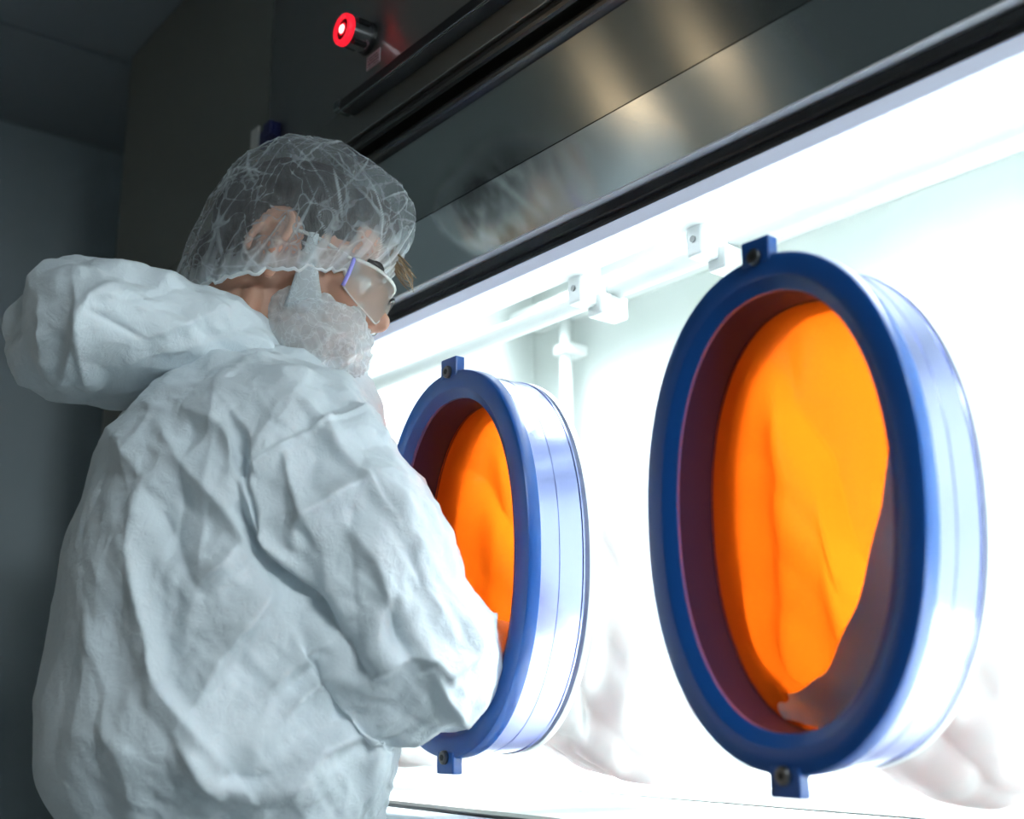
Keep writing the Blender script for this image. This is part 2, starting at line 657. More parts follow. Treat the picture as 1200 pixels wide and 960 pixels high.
def creases(V, N, lines, zmax=1.75, zmin=0.0):
    """folds drawn along lines seen on the garment: asymmetric ridge on the surface they lie on"""
    px, py, dep = project(V)
    front = ((V - CPOS) * N).sum(1) < 0
    front &= (dep < zmax) & (dep > zmin)
    H = np.zeros(len(V))
    for pts, h, w1, w2 in lines:
        best = np.full(len(V), 1e9)
        sgn = np.zeros(len(V))
        pr = np.zeros(len(V))
        L = [math.dist(pts[i], pts[i + 1]) for i in range(len(pts) - 1)]
        tot, acc = sum(L), 0
        for i in range(len(pts) - 1):
            a, b = np.array(pts[i], float), np.array(pts[i + 1], float)
            ab = b - a
            t = np.clip(((px - a[0]) * ab[0] + (py - a[1]) * ab[1]) / (ab @ ab), 0, 1)
            dx, dy = px - (a[0] + t * ab[0]), py - (a[1] + t * ab[1])
            d = np.hypot(dx, dy)
            u = d < best
            best[u] = d[u]
            sgn[u] = np.sign(ab[0] * dy - ab[1] * dx)[u]
            pr[u] = ((acc + t * L[i]) / tot)[u]
            acc += L[i]
        wv = np.where(sgn > 0, w1, w2)
        fall = np.sin(np.clip(pr, 0.02, 0.98) * math.pi) ** 0.6
        H += np.where(front, h * fall * np.exp(-(best / wv) ** 1.3), 0)
    return H


# ------------------------------------------------------------------ room (z here is real height)
ZC = 1.155 + Z0
XW = -2.06
tag(box('floor', (XW, -3.2, -0.06), (2.4, 0.85, 0.0), 'floor_vinyl'), kind='structure')
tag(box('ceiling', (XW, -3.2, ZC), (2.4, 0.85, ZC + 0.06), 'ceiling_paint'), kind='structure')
tag(box('wall_left', (XW - 0.08, -3.2, -0.06), (XW, 0.85, ZC + 0.06), 'paint_wall'), kind='structure')
tag(box('wall_back', (XW - 0.08, 0.85, -0.06), (2.4, 0.93, ZC + 0.06), 'paint_wall'), kind='structure')
tag(box('trim_1', (-1.66, -3.2, ZC - 0.006), (-1.63, -0.02, ZC), 'ceiling_paint'), kind='structure')

# ------------------------------------------------------------------ isolator cabinet
XL, XR = -1.12, 2.30       # window span
cab = thing('isolator_cabinet', (0, 0.3, 0), 'long stainless steel isolator cabinet with a brightly lit white chamber behind glass', 'cabinet')
CO = (0, 0.3, -Z0)         # world (relative z) -> cabinet local offset


def cbox(name, lo, hi, mat, bevel=0.0, rot=None):
    return box(name, lo, hi, mat, cab, CO, bevel, rot)


def extrude_x(name, prof, x0, x1, mat, smooth=False):
    """profile of (y,z) points, closed, swept along x"""
    n = len(prof)
    V = [(x0, y, z) for y, z in prof] + [(x1, y, z) for y, z in prof]
    F = [(i, (i + 1) % n, n + (i + 1) % n, n + i) for i in range(n)]
    F += [tuple(range(n))[::-1], tuple(range(n, 2 * n))]
    bm = bmesh.new()
    vs = [bm.verts.new(np.array(v) - np.array(CO)) for v in V]
    for f in F:
        bm.faces.new([vs[i] for i in f])
    bmesh.ops.recalc_face_normals(bm, faces=bm.faces)
    me = bpy.data.meshes.new(name)
    bm.to_mesh(me)
    bm.free()
    return link(name, me, mat, cab, smooth)


# chamber shell
ZF, ZT, YB = -0.285, 0.76, 0.68
cbox('chamber_back', (XL - 0.02, YB, ZF), (XR, YB + 0.03, ZT), 'chamber')
cbox('chamber_floor', (XL - 0.02, 0.09, ZF - 0.02), (XR, YB, ZF), 'work_surface')
cbox('chamber_ceiling', (XL - 0.02, 0.09, ZT), (XR, YB, ZT + 0.02), 'chamber')
cbox('chamber_end', (XL - 0.04, 0.09, ZF), (XL - 0.02, YB, ZT), 'chamber')
cbox('chamber_end', (XR, 0.09, ZF), (XR + 0.02, YB, ZT), 'chamber')
cbox('chamber_front', (XL - 0.02, 0.085, 0.40), (XR, 0.10, ZT), 'chamber')
cbox('light_panel', (XL + 0.15, 0.22, ZT - 0.012), (XR - 0.1, 0.60, ZT - 0.002), 'panel_light')
# light housing along the top of the window with its strip
cbox('light_housing', (XL, 0.118, 0.360), (XR, 0.165, 0.40), 'fitting', 0.003)
cbox('light_strip', (XL, 0.100, 0.352), (XR, 0.118, 0.40), 'strip_light')
# horizontal tube behind the housing and its brackets
tb = tube('lamp_tube', np.array([(XL + 0.05, 0.215, 0.352), (XR - 0.05, 0.215, 0.352)]), 0.013, 'fitting', cab, CO, 20)
for bx_ in (-0.43, -0.225):
    bm = bmesh.new()
    box_bm(bm, (bx_ - 0.004, 0.158, 0.325), (bx_ + 0.020, 0.205, 0.364), 0.003)
    box_bm(bm, (bx_ + 0.002, 0.185, 0.312), (bx_ + 0.030, 0.232, 0.342), 0.004)
    box_bm(bm, (bx_ + 0.004, 0.166, 0.364), (bx_ + 0.018, 0.196, 0.400), 0.002)
    bmesh.ops.translate(bm, verts=bm.verts, vec=-Vector(CO))
    me = bpy.data.meshes.new('lamp_bracket')
    bm.to_mesh(me); bm.free()
    br = link('lamp_bracket', me, 'fitting', cab)
    V, F = tube_data([(bx_ + 0.008, 0.1575, 0.345), (bx_ + 0.008, 0.156, 0.345)], 0.004, 10)
    mk('screw', V, F, 'bolt', br, CO)
    box('slot', (bx_ - 0.0048, 0.168, 0.330), (bx_ - 0.0038, 0.196, 0.356), 'bolt_socket', br, CO)
# corner pipe on the chamber's back wall
tube('chamber_pipe', np.array([(-0.995, 0.64, ZF), (-0.995, 0.64, 0.60)]), 0.011, 'fitting', cab, CO, 16)
cbox('pipe_clamp', (-1.015, 0.625, 0.48), (-0.975, YB, 0.50), 'fitting', 0.003)
cbox('wall_ledge', (XL, 0.60, 0.56), (XR, YB, 0.585), 'chamber', 0.004)
cbox('rear_tray', (XL + 0.05, 0.40, ZF), (XR - 0.05, YB - 0.02, ZF + 0.03), 'work_surface', 0.008)

# window frame: strip with added glow, two gasket beads, lip with its glint painted
cbox('window_frame', (XL, 0.078, 0.345), (XR, 0.092, 0.362), 'glow_frame', 0.001)
cbox('gasket', (XL, 0.074, 0.3705), (XR, 0.092, 0.3855), 'black_rubber', 0.003)
cbox('gasket', (XL, 0.076, 0.361), (XR, 0.092, 0.3700), 'black_rubber', 0.003)
extrude_x('header_lip', [(0.0645, 0.3868), (0.0645, 0.3888), (0.075, 0.3920), (0.092, 0.3920), (0.092, 0.3860)], XL, XR, 'lip_glint_sill')
# header panels, tipped towards the operator
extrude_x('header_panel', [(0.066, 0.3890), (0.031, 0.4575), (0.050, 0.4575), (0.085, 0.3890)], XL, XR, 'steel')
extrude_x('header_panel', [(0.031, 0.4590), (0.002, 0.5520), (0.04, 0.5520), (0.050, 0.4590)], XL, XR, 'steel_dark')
cbox('panel_joint', (XL, 0.036, 0.456), (XR, 0.06, 0.460), 'black_rubber')
# recessed channel with two round-nosed bars
cbox('channel_back', (XL, 0.012, 0.550), (XR, 0.05, 0.600), 'black_rubber')
cbox('channel_bar', (XL, -0.012, 0.5535), (XR, 0.016, 0.5655), 'bar_dark', 0.005)
cbox('channel_bar', (XL, -0.018, 0.5790), (XR, 0.016, 0.5960), 'bar_dark', 0.006)
# upper box faces
cbox('upper_panel', (-0.940, -0.020, 0.597), (XR, 0.05, 0.650), 'panel_dark', 0.0015)
cbox('upper_panel', (-0.940, -0.020, 0.6515), (XR, 0.05, 1.150), 'panel_dark', 0.0015)
cbox('upper_panel', (-1.60, -0.020, 0.597), (-0.943, 0.05, 1.150), 'steel_column', 0.0015)
# protruding door rail
cbox('door_rail', (-0.672, -0.045, 0.628), (XR, -0.020, 0.646), 'black_rubber', 0.003)
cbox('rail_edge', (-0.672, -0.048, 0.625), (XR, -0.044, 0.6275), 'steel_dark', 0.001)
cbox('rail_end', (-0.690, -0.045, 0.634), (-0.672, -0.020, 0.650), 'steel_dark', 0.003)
# end column and lower front
cbox('end_column', (-1.60, -0.020, -1.25), (XL, 0.06, 0.595), 'steel_column', 0.002)
cbox('end_panel', (-1.60, 0.05, -1.25), (-1.57, YB + 0.05, 1.150), 'steel_column')
cbox('window_sill', (XL, 0.015, -0.300), (XR, 0.092, -0.285), 'lip_glint_sill', 0.003)
cbox('sill_gasket', (XL, 0.060, -0.285), (XR, 0.092, -0.281), 'black_rubber', 0.001)
cbox('lower_panel', (XL, 0.030, -1.20), (XR, 0.06, -0.302), 'steel', 0.002)
cbox('plinth', (XL, 0.06, -1.25), (XR, 0.10, -1.20), 'black_rubber')

# ------------------------------------------------------------------ glove ports
PA, PB, PN = 0.1471, 0.22, 2.18
NC = 128
_t = np.linspace(0, 2 * np.pi, NC, endpoint=False)


def oval(a=PA, b=PB, n=PN):
    ct, st = np.cos(_t), np.sin(_t)
    x = a * np.sign(ct) * np.abs(ct) ** (2 / n)
    z = b * np.sign(st) * np.abs(st) ** (2 / n)
    P = np.stack([x, z], 1)
    # resample evenly
    Q = np.vstack([P, P[:1]])
    s = np.r_[0, np.cumsum(np.hypot(*np.diff(Q, axis=0).T))]
    u = np.linspace(0, s[-1], NC, endpoint=False)
    P = np.stack([np.interp(u, s, Q[:, 0]), np.interp(u, s, Q[:, 1])], 1)
    T = np.roll(P, -1, 0) - np.roll(P, 1, 0)
    Nn = np.stack([T[:, 1], -T[:, 0]], 1)
    Nn /= np.linalg.norm(Nn, axis=1)[:, None]
    return P, Nn


OP, ON = oval()


def sweep_oval(name, prof, mat, parent, closed=True):
    V, F = [], []
    k = len(prof)
    for i in range(NC):
        for o_, y_ in prof:
            p = OP[i] + ON[i] * o_
            V.append((p[0], y_, p[1]))
    for i in range(NC):
        j = (i + 1) % NC
        for q in range(k if closed else k - 1):
            q2 = (q + 1) % k
            F.append((i * k + q, j * k + q, j * k + q2, i * k + q2))
    bm = bmesh.new()
    vs = [bm.verts.new(v) for v in V]
    for f in F:
        bm.faces.new([vs[i] for i in f])
    bmesh.ops.recalc_face_normals(bm, faces=bm.faces)
    me = bpy.data.meshes.new(name)
    bm.to_mesh(me); bm.free()
    o = link(name, me, mat, parent, True)
    me.set_sharp_from_angle(angle=math.radians(40))
    return o


def sleeve_mesh(name, seed, pinch):
    rg = np.random.RandomState(seed)
    rows = smooth_path([
        # y, dx, dz, scale a, scale b
        (0.052, 0, 0, 0.112, 0.185), (0.066, 0, 0, 0.117, 0.190), (0.11, -0.006, -0.008, 0.112, 0.180),
        (0.16, -0.012, -0.050, 0.104, 0.150), (0.20, -0.010, -0.110, 0.098, 0.120),
        (0.25, 0.002, -0.165, 0.090, 0.085), (0.30, 0.012, -0.195, 0.075, 0.058), (0.335, 0.016, -0.205, 0.050, 0.035), (0.345, 0.016, -0.206, 0.012, 0.012)], 6)
    V, F = [], []
    n = NC
    ph = rg.uniform(0, 6.28, 8)
    for j, (y, dx, dz, a, b) in enumerate(rows):
        g = min(1.0, max(0.0, (y - 0.06) / 0.08))
        for i in range(n):
            th = _t[i]
            f = 1.0
            for q, (fr, am) in enumerate(((3, .05), (5, .03))):
                s = math.sin(fr * th + ph[q] + 7 * y * (q % 2))
                f += g * am * (2 * abs(s) - 1)
            ct, st = math.cos(th), math.sin(th)
            x = dx + f * a * math.copysign(abs(ct) ** (2 / PN), ct)
            z = dz + f * b * math.copysign(abs(st) ** (2 / PN), st)
            tq = y / 0.055 + 2.2 * z + ph[6]
            x += g * 0.009 * (4 * abs(tq - math.floor(tq) - 0.5) - 1) * min(1.0, a / 0.09)
            V.append((x, y + g * 0.012 * math.sin(3 * th + ph[5]), z))
    for j in range(len(rows) - 1):
        for i in range(n):
            i2 = (i + 1) % n
            F.append((j * n + i, (j + 1) * n + i, (j + 1) * n + i2, j * n + i2))
    F.append(tuple((len(rows) - 1) * n + k for k in range(n))[::-1])
    V = np.array(V)
    return V, F


def make_port(x, label, seed, with_cuff):
    p = thing('glove_port', (x, 0, Z0), label, 'glove port', 'oval glove ports on the isolator window')
    sweep_oval('ring', [(0.0, 0.005), (-0.0015, 0.0015), (-0.005, 0.0), (-0.021, 0.0), (-0.0235, 0.0006), (-0.0275, 0.0045),
                        (-0.0315, 0.0055), (-0.0335, 0.0075), (-0.0335, 0.011), (-0.024, 0.019), (-0.002, 0.019), (0.0, 0.017)], 'blue', p)
    c = sweep_oval('collar', [(-0.0045, 0.016), (-0.0045, 0.046), (-0.0040, 0.0465), (-0.0040, 0.0785), (-0.003, 0.0795),
                              (-0.003, 0.0815), (-0.02, 0.0815), (-0.02, 0.016)], 'collar', p)
    sweep_oval('liner', [(-0.0325, 0.0105), (-0.034, 0.030), (-0.0345, 0.055), (-0.030, 0.058), (-0.022, 0.055), (-0.022, 0.019)], 'liner', p)
    sweep_oval('rear_flange', [(-0.018, 0.089), (-0.004, 0.089), (-0.003, 0.093), (-0.004, 0.098), (-0.02, 0.098)], 'fitting', p)
    for s in (1, -1):
        z1, z2 = s * (PB - 0.008), s * (PB + 0.016)
        tb_ = box('clamp_tab', (-0.0155, -0.001, min(z1, z2)), (0.0155, 0.012, max(z1, z2)), 'blue', p, bevel=0.0015)
        zc = s * (PB - 0.0015)
        V, F = tube_data([(0, 0.002, zc), (0, -0.0035, zc), (0, -0.005, zc)], [0.0075, 0.0075, 0.0062], 20)
        mk('bolt', V, F, 'bolt', tb_, smooth=False)
        V, F = tube_data([(0, -0.0045, zc), (0, -0.0053, zc)], [0.0036, 0.0036], 6)
        mk('bolt_socket', V, F, 'bolt_socket', tb_)
    V, F = sleeve_mesh('sleeve', seed, 0)
    s = mk('sleeve', V, F, 'orange', p, smooth=True)
    tag(s, 'translucent orange rubber glove sleeve')
    if with_cuff:
        # grey fabric folded over at the lower right of the opening
        top = smooth_path([(0.070, 0.080, 0.060), (0.042, 0.092, -0.005), (0.008, 0.104, -0.070), (-0.030, 0.112, -0.122), (-0.060, 0.108, -0.150), (-0.100, 0.085, -0.148)], 6)
        bot = smooth_path([(0.095, 0.062, 0.030), (0.095, 0.062, -0.060), (0.082, 0.062, -0.120), (0.040, 0.063, -0.165), (-0.025, 0.064, -0.182), (-0.080, 0.066, -0.165)], 6)
        V, F = [], []
        K = 10
        for i in range(len(top)):
            for k in range(K):
                t = k / (K - 1)
                q = top[i] * (1 - t) + bot[i] * t
                q = q + np.array([0, 0.010 * math.sin(t * 3.1) * math.sin(i * 0.55 + 1), 0.003 * math.sin(i * 0.9 + t * 4)])
                V.append(q)
        for i in range(len(top) - 1):
            for k in range(K - 1):
                F.append((i * K + k, i * K + k + 1, (i + 1) * K + k + 1, (i + 1) * K + k))
        tag(mk('cuff', V, F, 'grey_cuff', p, smooth=True), 'grey fabric fold inside the port opening')
    return p


SP = 0.4678
make_port(0.0, 'unused oval glove port with dark blue ring showing its bright orange sleeve', 3, True)
make_port(-SP, 'oval glove port with dark blue ring holding the right arm of the white-suited person', 8, False)
make_port(-2 * SP, 'oval glove port with dark blue ring hidden behind the white-suited person', 5, False)

# window glass with three oval openings
outer = [Vector((XL, ZF, 0)), Vector((XR, ZF, 0)), Vector((XR, 0.365, 0)), Vector((XL, 0.365, 0))]
loops = [outer]
for cx in (0.0, -SP, -2 * SP):
    loops.append([Vector((cx + OP[i][0] + ON[i][0] * -0.016, OP[i][1] + ON[i][1] * -0.016, 0)) for i in range(0, NC, 2)][::-1])
flat = [v for l in loops for v in l]
tris = tessellate_polygon(loops)
nV = len(flat)
V = [(v.x, 0.0815, v.y) for v in flat] + [(v.x, 0.089, v.y) for v in flat]
F = [tuple(t) for t in tris] + [tuple(i + nV for i in t[::-1]) for t in tris]
base = 0
for l in loops:
    n = len(l)
    for i in range(n):
        a, b = base + i, base + (i + 1) % n
        F.append((a, b, b + nV, a + nV))
    base += n
mk('window_pane', V, F, 'glass', cab, CO)

# ------------------------------------------------------------------ warning beacon and stickers
bp = on_plane(432, 46, 1, -0.020)
B = thing('warning_beacon', (bp[0], -0.020, bp[2] + Z0), 'round glowing red warning lamp on the dark steel panel', 'warning lamp')


def ycyl(name, y0, y1, r0, r1, mat, parent, n=32, inner=None):
    V, F = tube_data([(0, y0, 0), (0, y1, 0)], [r0, r1], n)
    return mk(name, V, F, mat, parent, smooth=False)


ycyl('base_plate', -0.0002, -0.006, 0.0235, 0.0225, 'black_rubber', B)
hb = ycyl('housing', -0.006, -0.034, 0.0205, 0.0205, 'chrome', B)
for a in range(4):
    th = a * math.pi / 2 + 0.5
    box('housing_slot', (math.cos(th) * 0.0205 - 0.0035, -0.030, math.sin(th) * 0.0205 - 0.0035), (math.cos(th) * 0.0205 + 0.0035, -0.010, math.sin(th) * 0.0205 + 0.0035), 'frame_black', hb, bevel=0.001)
# lens: glowing rim with a bright core
V, F = [], []
prof = [(0.0215, -0.034), (0.0225, -0.036), (0.0222, -0.042), (0.0200, -0.0445), (0.0165, -0.0435), (0.0150, -0.039), (0.0105, -0.038), (0.0085, -0.041), (0.006, -0.0425), (0.0005, -0.043)]
for r_, y_ in prof:
    for k in range(32):
        V.append((r_ * math.cos(k * math.pi / 16), y_, r_ * math.sin(k * math.pi / 16)))
for j in range(len(prof) - 1):
    for k in range(32):
        F.append((j * 32 + k, j * 32 + (k + 1) % 32, (j + 1) * 32 + (k + 1) % 32, (j + 1) * 32 + k))
ln = mk('lens', V, F, 'red_glow', B, smooth=True)
V, F = [], []
for k in range(32):
    for r_, y_ in ((0.0148, -0.0415), (0.0095, -0.0425), (0.0095, -0.0395), (0.0148, -0.0385)):
        V.append((r_ * math.cos(k * math.pi / 16), y_, r_ * math.sin(k * math.pi / 16)))
for k in range(32):
    for q in range(4):
        F.append((k * 4 + q, k * 4 + (q + 1) % 4, ((k + 1) % 32) * 4 + (q + 1) % 4, ((k + 1) % 32) * 4 + q))
mk('lens_ring', V, F, 'red_lens', ln)
V, F = ellipsoid_data((0, -0.0425, 0), (0.0062, 0.003, 0.0062), None, 16, 10)
mk('lamp_core', V, F, 'red_core', ln, smooth=True)

sp = on_plane(438, 70, 1, -0.020)
S = thing('sticker', (sp[0], -0.0205, sp[2] + Z0), 'small pale pink printed sticker below the red warning lamp', 'sticker')
box('paper', (-0.017, -0.0006, -0.0105), (0.017, 0.0004, 0.0105), 'paper', S)
rg = random.Random(4)
for r_ in range(4):
    x = -0.013
    while x < 0.012:
        wd = rg.uniform(0.001, 0.0035)
        box('print', (x, -0.0009, 0.0065 - r_ * 0.0042 - 0.0022), (x + wd, -0.0005, 0.0065 - r_ * 0.0042), 'ink', S)
        x += wd + rg.uniform(0.0008, 0.0018)

tp = on_plane(322, 158, 1, -0.020)
T = thing('blue_latch', (tp[0], -0.020, tp[2] + Z0), 'dark blue latch with a grey tag on the panel above the hairnet', 'latch')
M['latch_blue'] = material('latch_blue', (0.008, 0.014, 0.10), 0.4)
box('latch_plate', (-0.036, -0.012, -0.014), (0.022, 0.0, 0.012), 'latch_blue', T, bevel=0.002)
box('latch_block', (-0.002, -0.020, -0.012), (0.022, -0.012, 0.012), 'latch_blue', T, bevel=0.002)
box('tag', (-0.052, -0.016, -0.016), (-0.026, -0.0125, 0.022), 'frame_clear', T, bevel=0.001)

# flat ceiling panel added out of view to light the coverall from the right
pl = thing('added_panel_lamp', (2.00, -0.50, ZC), 'added flat square white ceiling panel lamp near the free end of the cabinet', 'added ceiling lamp')
box('lamp_frame', (-0.32, -0.32, -0.030), (0.32, 0.32, -0.0005), 'fitting', pl, bevel=0.004)
box('diffuser', (-0.29, -0.29, -0.034), (0.29, 0.29, -0.029), 'added_room_lamp', pl)
# two upright warm tubes added unseen on the far wall, to streak the steel
for i, ly in enumerate((-2.17, -2.74)):
    lp = thing('added_wall_lamp', (XW, ly, Z0 + 0.15), 'added upright warm tube lamp on the grey wall, ' + ('farther from' if i else 'nearer to') + ' the isolator cabinet', 'added wall lamp', 'added warm tube lamps on the wall')
    box('back_plate', (0.0005, -0.04, -0.62), (0.02, 0.04, 0.62), 'fitting', lp, bevel=0.003)
    V, F = tube_data([(0.045, 0, -0.56), (0.045, 0, 0.56)], [0.02, 0.02], 16)
    mk('lamp_tube', V, F, 'added_warm_lamp', lp, smooth=True)
    for e in (-1, 1):
        box('end_socket', (0.015, -0.026, e * 0.575 - 0.02), (0.072, 0.026, e * 0.575 + 0.02), 'fitting', lp, bevel=0.004)

# ------------------------------------------------------------------ person
PX, PY = -0.625, -0.185
person = thing('person', (PX, PY, 0), 'person in white hooded coverall, hairnet, beard cover and safety glasses reaching into a port', 'person')
PO = (PX, PY, -Z0)


def ell_section(c, rx, ry, yaw, n=40, p=2.25):
    out = []
    for k in range(n):
        th = 2 * math.pi * k / n
        ct, st = math.cos(th), math.sin(th)
        lx = rx * math.copysign(abs(ct) ** (2 / p), ct)
        ly = ry * math.copysign(abs(st) ** (2 / p), st)
        out.append((c[0] + lx * math.cos(yaw) - ly * math.sin(yaw), c[1] + lx * math.sin(yaw) + ly * math.cos(yaw), c[2]))
    return out


def loft_z(rows, yaw=0.0, n=40):
    R = smooth_path(rows, 5)
    V, F = [], []
    for (cx, cy, z, rx, ry) in R:
        V += ell_section((cx, cy, z), rx, ry, yaw, n)
    for j in range(len(R) - 1):
        for k in range(n):
            k2 = (k + 1) % n
            F.append((j * n + k, j * n + k2, (j + 1) * n + k2, (j + 1) * n + k))
    F.append(tuple(range(n))[::-1])
    F.append(tuple((len(R) - 1) * n + k for k in range(n)))
    return V, F


def limb(rows, n=28):
    R = smooth_path(rows, 6)
    return tube_data(R[:, :3], R[:, 3], n)


BYAW = math.radians(-8)
TSH = np.array([0.035, 0.022, 0, 0, 0])
torso = loft_z([tuple(np.array(q_) + TSH) for q_ in [
    (-0.655, -0.200, -0.50, 0.165, 0.132), (-0.655, -0.200, -0.40, 0.168, 0.136), (-0.655, -0.202, -0.325, 0.168, 0.138),
    (-0.656, -0.212, -0.275, 0.195, 0.165), (-0.656, -0.218, -0.225, 0.212, 0.186), (-0.658, -0.218, -0.12, 0.212, 0.184),
    (-0.660, -0.218, 0.00, 0.208, 0.174), (-0.658, -0.214, 0.09, 0.203, 0.160), (-0.655, -0.208, 0.150, 0.196, 0.140),
    (-0.648, -0.200, 0.195, 0.155, 0.115), (-0.642, -0.195, 0.218, 0.110, 0.095), (-0.638, -0.192, 0.236, 0.088, 0.085)]], BYAW)
arm_r = limb([(-0.545, -0.205, 0.125, 0.090), (-0.490, -0.185, 0.085, 0.097), (-0.445, -0.155, 0.015, 0.098), (-0.412, -0.124, -0.055, 0.095),
              (-0.412, -0.082, -0.110, 0.088), (-0.434, -0.020, -0.122, 0.070), (-0.450, 0.06, -0.125, 0.056), (-0.462, 0.14, -0.125, 0.048), (-0.470, 0.20, -0.125, 0.042)])
arm_l = limb([(-0.765, -0.205, 0.125, 0.090), (-0.825, -0.185, 0.085, 0.095), (-0.880, -0.150, 0.01, 0.094), (-0.920, -0.110, -0.055, 0.088),
              (-0.935, -0.065, -0.085, 0.080), (-0.936, 0.0, -0.08, 0.068), (-0.936, 0.07, -0.07, 0.058), (-0.936, 0.15, -0.06, 0.048)])
legs = []
for s in (-1, 1):
    legs.append(limb([(PX + s * 0.090, PY, -0.42, 0.112), (PX + s * 0.098, PY, -0.60, 0.108), (PX + s * 0.104, PY + 0.008, -0.80, 0.092),
                      (PX + s * 0.108, PY, -1.00, 0.086), (PX + s * 0.110, PY - 0.01, -1.12, 0.080), (PX + s * 0.110, PY - 0.005, -1.19, 0.070)]))
suit = union_remesh([torso, arm_r, arm_l] + legs, 0.0062, 14, 1)
V, N = get_vn(suit)
H, _ = crumple(V, 7, [(0.22, 0.0130, 4), (0.12, 0.0110, 5), (0.06, 0.0042, 5)], (1, 1, 0.8))
H2, _ = crumple(V, 31, [(0.036, 0.0017, 5)])
px_, py_, dp_ = project(V)
calm = 1 - 0.5 * np.exp(-((V[:, 0] + 0.66) / 0.12) ** 2 - ((V[:, 1] + 0.40) / 0.1) ** 2)
calm *= np.clip((px_ - 10) / 190, 0.35, 1)
inport = np.clip((0.03 - V[:, 1]) / 0.06, 0.15, 1)
H = (H + H2) * calm * inport
LINES = [
    # armpit valley down the side of the sleeve
    ([(276, 545), (284, 600), (305, 640), (342, 690), (385, 742), (440, 795)], -0.016, 9, 15),
    ([(268, 500), (272, 545), (290, 590), (325, 640), (360, 690)], 0.010, 16, 6),
    # long folds down the sleeve
    ([(372, 505), (420, 558), (462, 612), (492, 668)], 0.011, 6, 22),
    ([(395, 535), (430, 565), (465, 615), (500, 690)], -0.008, 8, 8),
    ([(345, 650), (350, 618), (375, 600), (408, 580), (435, 566)], 0.009, 7, 16),
    ([(300, 560), (318, 600), (322, 640), (345, 680)], 0.007, 6, 12),
    ([(335, 530), (345, 570), (362, 610), (370, 640)], 0.006, 5, 10),
    ([(345, 470), (380, 500), (395, 530)], 0.005, 6, 12),
    ([(270, 480), (300, 520), (310, 560)], 0.007, 6, 14),
    ([(460, 700), (462, 745), (480, 770), (502, 775)], -0.012, 8, 12),
    ([(440, 790), (470, 770), (505, 770), (530, 800)], 0.010, 7, 14),
    ([(500, 775), (520, 815), (545, 850)], 0.009, 6, 14),
    ([(515, 790), (548, 770), (570, 720)], 0.008, 7, 14),
    ([(400, 610), (440, 660), (470, 740)], 0.006, 7, 18),
    # armhole seam
    ([(300, 556), (312, 545), (345, 520), (385, 497), (421, 486), (440, 492)], 0.0045, 2.5, 2.5),
    # back and flank
    ([(165, 570), (158, 640), (168, 720), (185, 800), (230, 860), (270, 905)], 0.012, 30, 9),
    ([(165, 560), (205, 640), (232, 690), (250, 700)], -0.007, 12, 20),
    ([(230, 690), (262, 668), (276, 640)], 0.008, 8, 16),
    ([(225, 835), (265, 770), (292, 735), (320, 690)], 0.010, 7, 20),
    ([(300, 820), (345, 780), (380, 755), (405, 750)], 0.009, 7, 18),
    ([(330, 845), (370, 800), (415, 775)], 0.007, 6, 14),
    ([(255, 910), (300, 915), (330, 900), (350, 890)], -0.010, 9, 16),
    ([(210, 870), (240, 920), (270, 950)], 0.009, 6, 18),
    ([(130, 500), (170, 560), (165, 620)], 0.006, 12, 18),
    ([(180, 490), (225, 560), (262, 600), (300, 660)], 0.008, 9, 24),
    ([(205, 470), (260, 500), (280, 540)], 0.006, 8, 16),
    ([(95, 720), (120, 800), (130, 880)], 0.004, 16, 16),
    ([(330, 930), (370, 880), (420, 860), (450, 850)], 0.008, 8, 18),
    ([(400, 800), (425, 860), (430, 930)], 0.006, 7, 16),
]
H += 1.8 * creases(V, N, LINES)
V = V + N * H[:, None]
set_v(suit, V - np.array(PO))
cov = link('coverall', suit, 'tyvek', person, True)
tag(cov, 'crinkled white disposable coverall')

# hood: bag hanging behind the neck plus the roll round the neck
hood_axis = smooth_path([
    (-0.622, -0.150, 0.208, 0.075, 0.046), (-0.630, -0.205, 0.226, 0.102, 0.056), (-0.640, -0.270, 0.238, 0.122, 0.064), (-0.652, -0.340, 0.244, 0.130, 0.074),
    (-0.652, -0.392, 0.242, 0.120, 0.076), (-0.656, -0.425, 0.240, 0.085, 0.060), (-0.658, -0.440, 0.240, 0.045, 0.036)], 6)
bagd = tube_data(hood_axis[:, :3], [tuple(r) for r in hood_axis[:, 3:]], 40)
ringp = []
for k in range(33):
    th = 2 * math.pi * k / 32
    ringp.append((-0.632 + 0.088 * math.cos(th), -0.180 + 0.090 * math.sin(th), 0.203 - 0.045 * math.sin(th) - 0.012 * math.cos(th)))
rol = tube_data(ringp, 0.030, 14, True)
hood = union_remesh([bagd, rol], 0.005, 8, 1)
V, N = get_vn(hood)
H, _ = crumple(V, 19, [(0.13, 0.0100, 4), (0.075, 0.0050, 4), (0.04, 0.0016, 4)])
HL = [
    ([(85, 325), (92, 360), (92, 420), (100, 455)], 0.008, 5, 14),
    ([(110, 345), (90, 370), (80, 420), (70, 455)], 0.010, 6, 18),
    ([(145, 322), (105, 350), (88, 390)], 0.006, 6, 16),
    ([(100, 357), (145, 350), (185, 342), (225, 338)], -0.006, 8, 6),
    ([(100, 362), (135, 380), (165, 397)], -0.007, 4, 5),
    ([(165, 397), (205, 385), (250, 368), (290, 360)], 0.007, 6, 14),
    ([(140, 430), (180, 415), (230, 405), (270, 395)], 0.006, 8, 14),
    ([(45, 345), (46, 380), (46, 420)], 0.006, 4, 10),
    ([(225, 415), (245, 395), (290, 385), (340, 395)], -0.006, 6, 10),
    ([(240, 345), (270, 352), (300, 375), (330, 390)], 0.005, 6, 12),
]
H += creases(V, N, HL)
V = V + N * H[:, None]
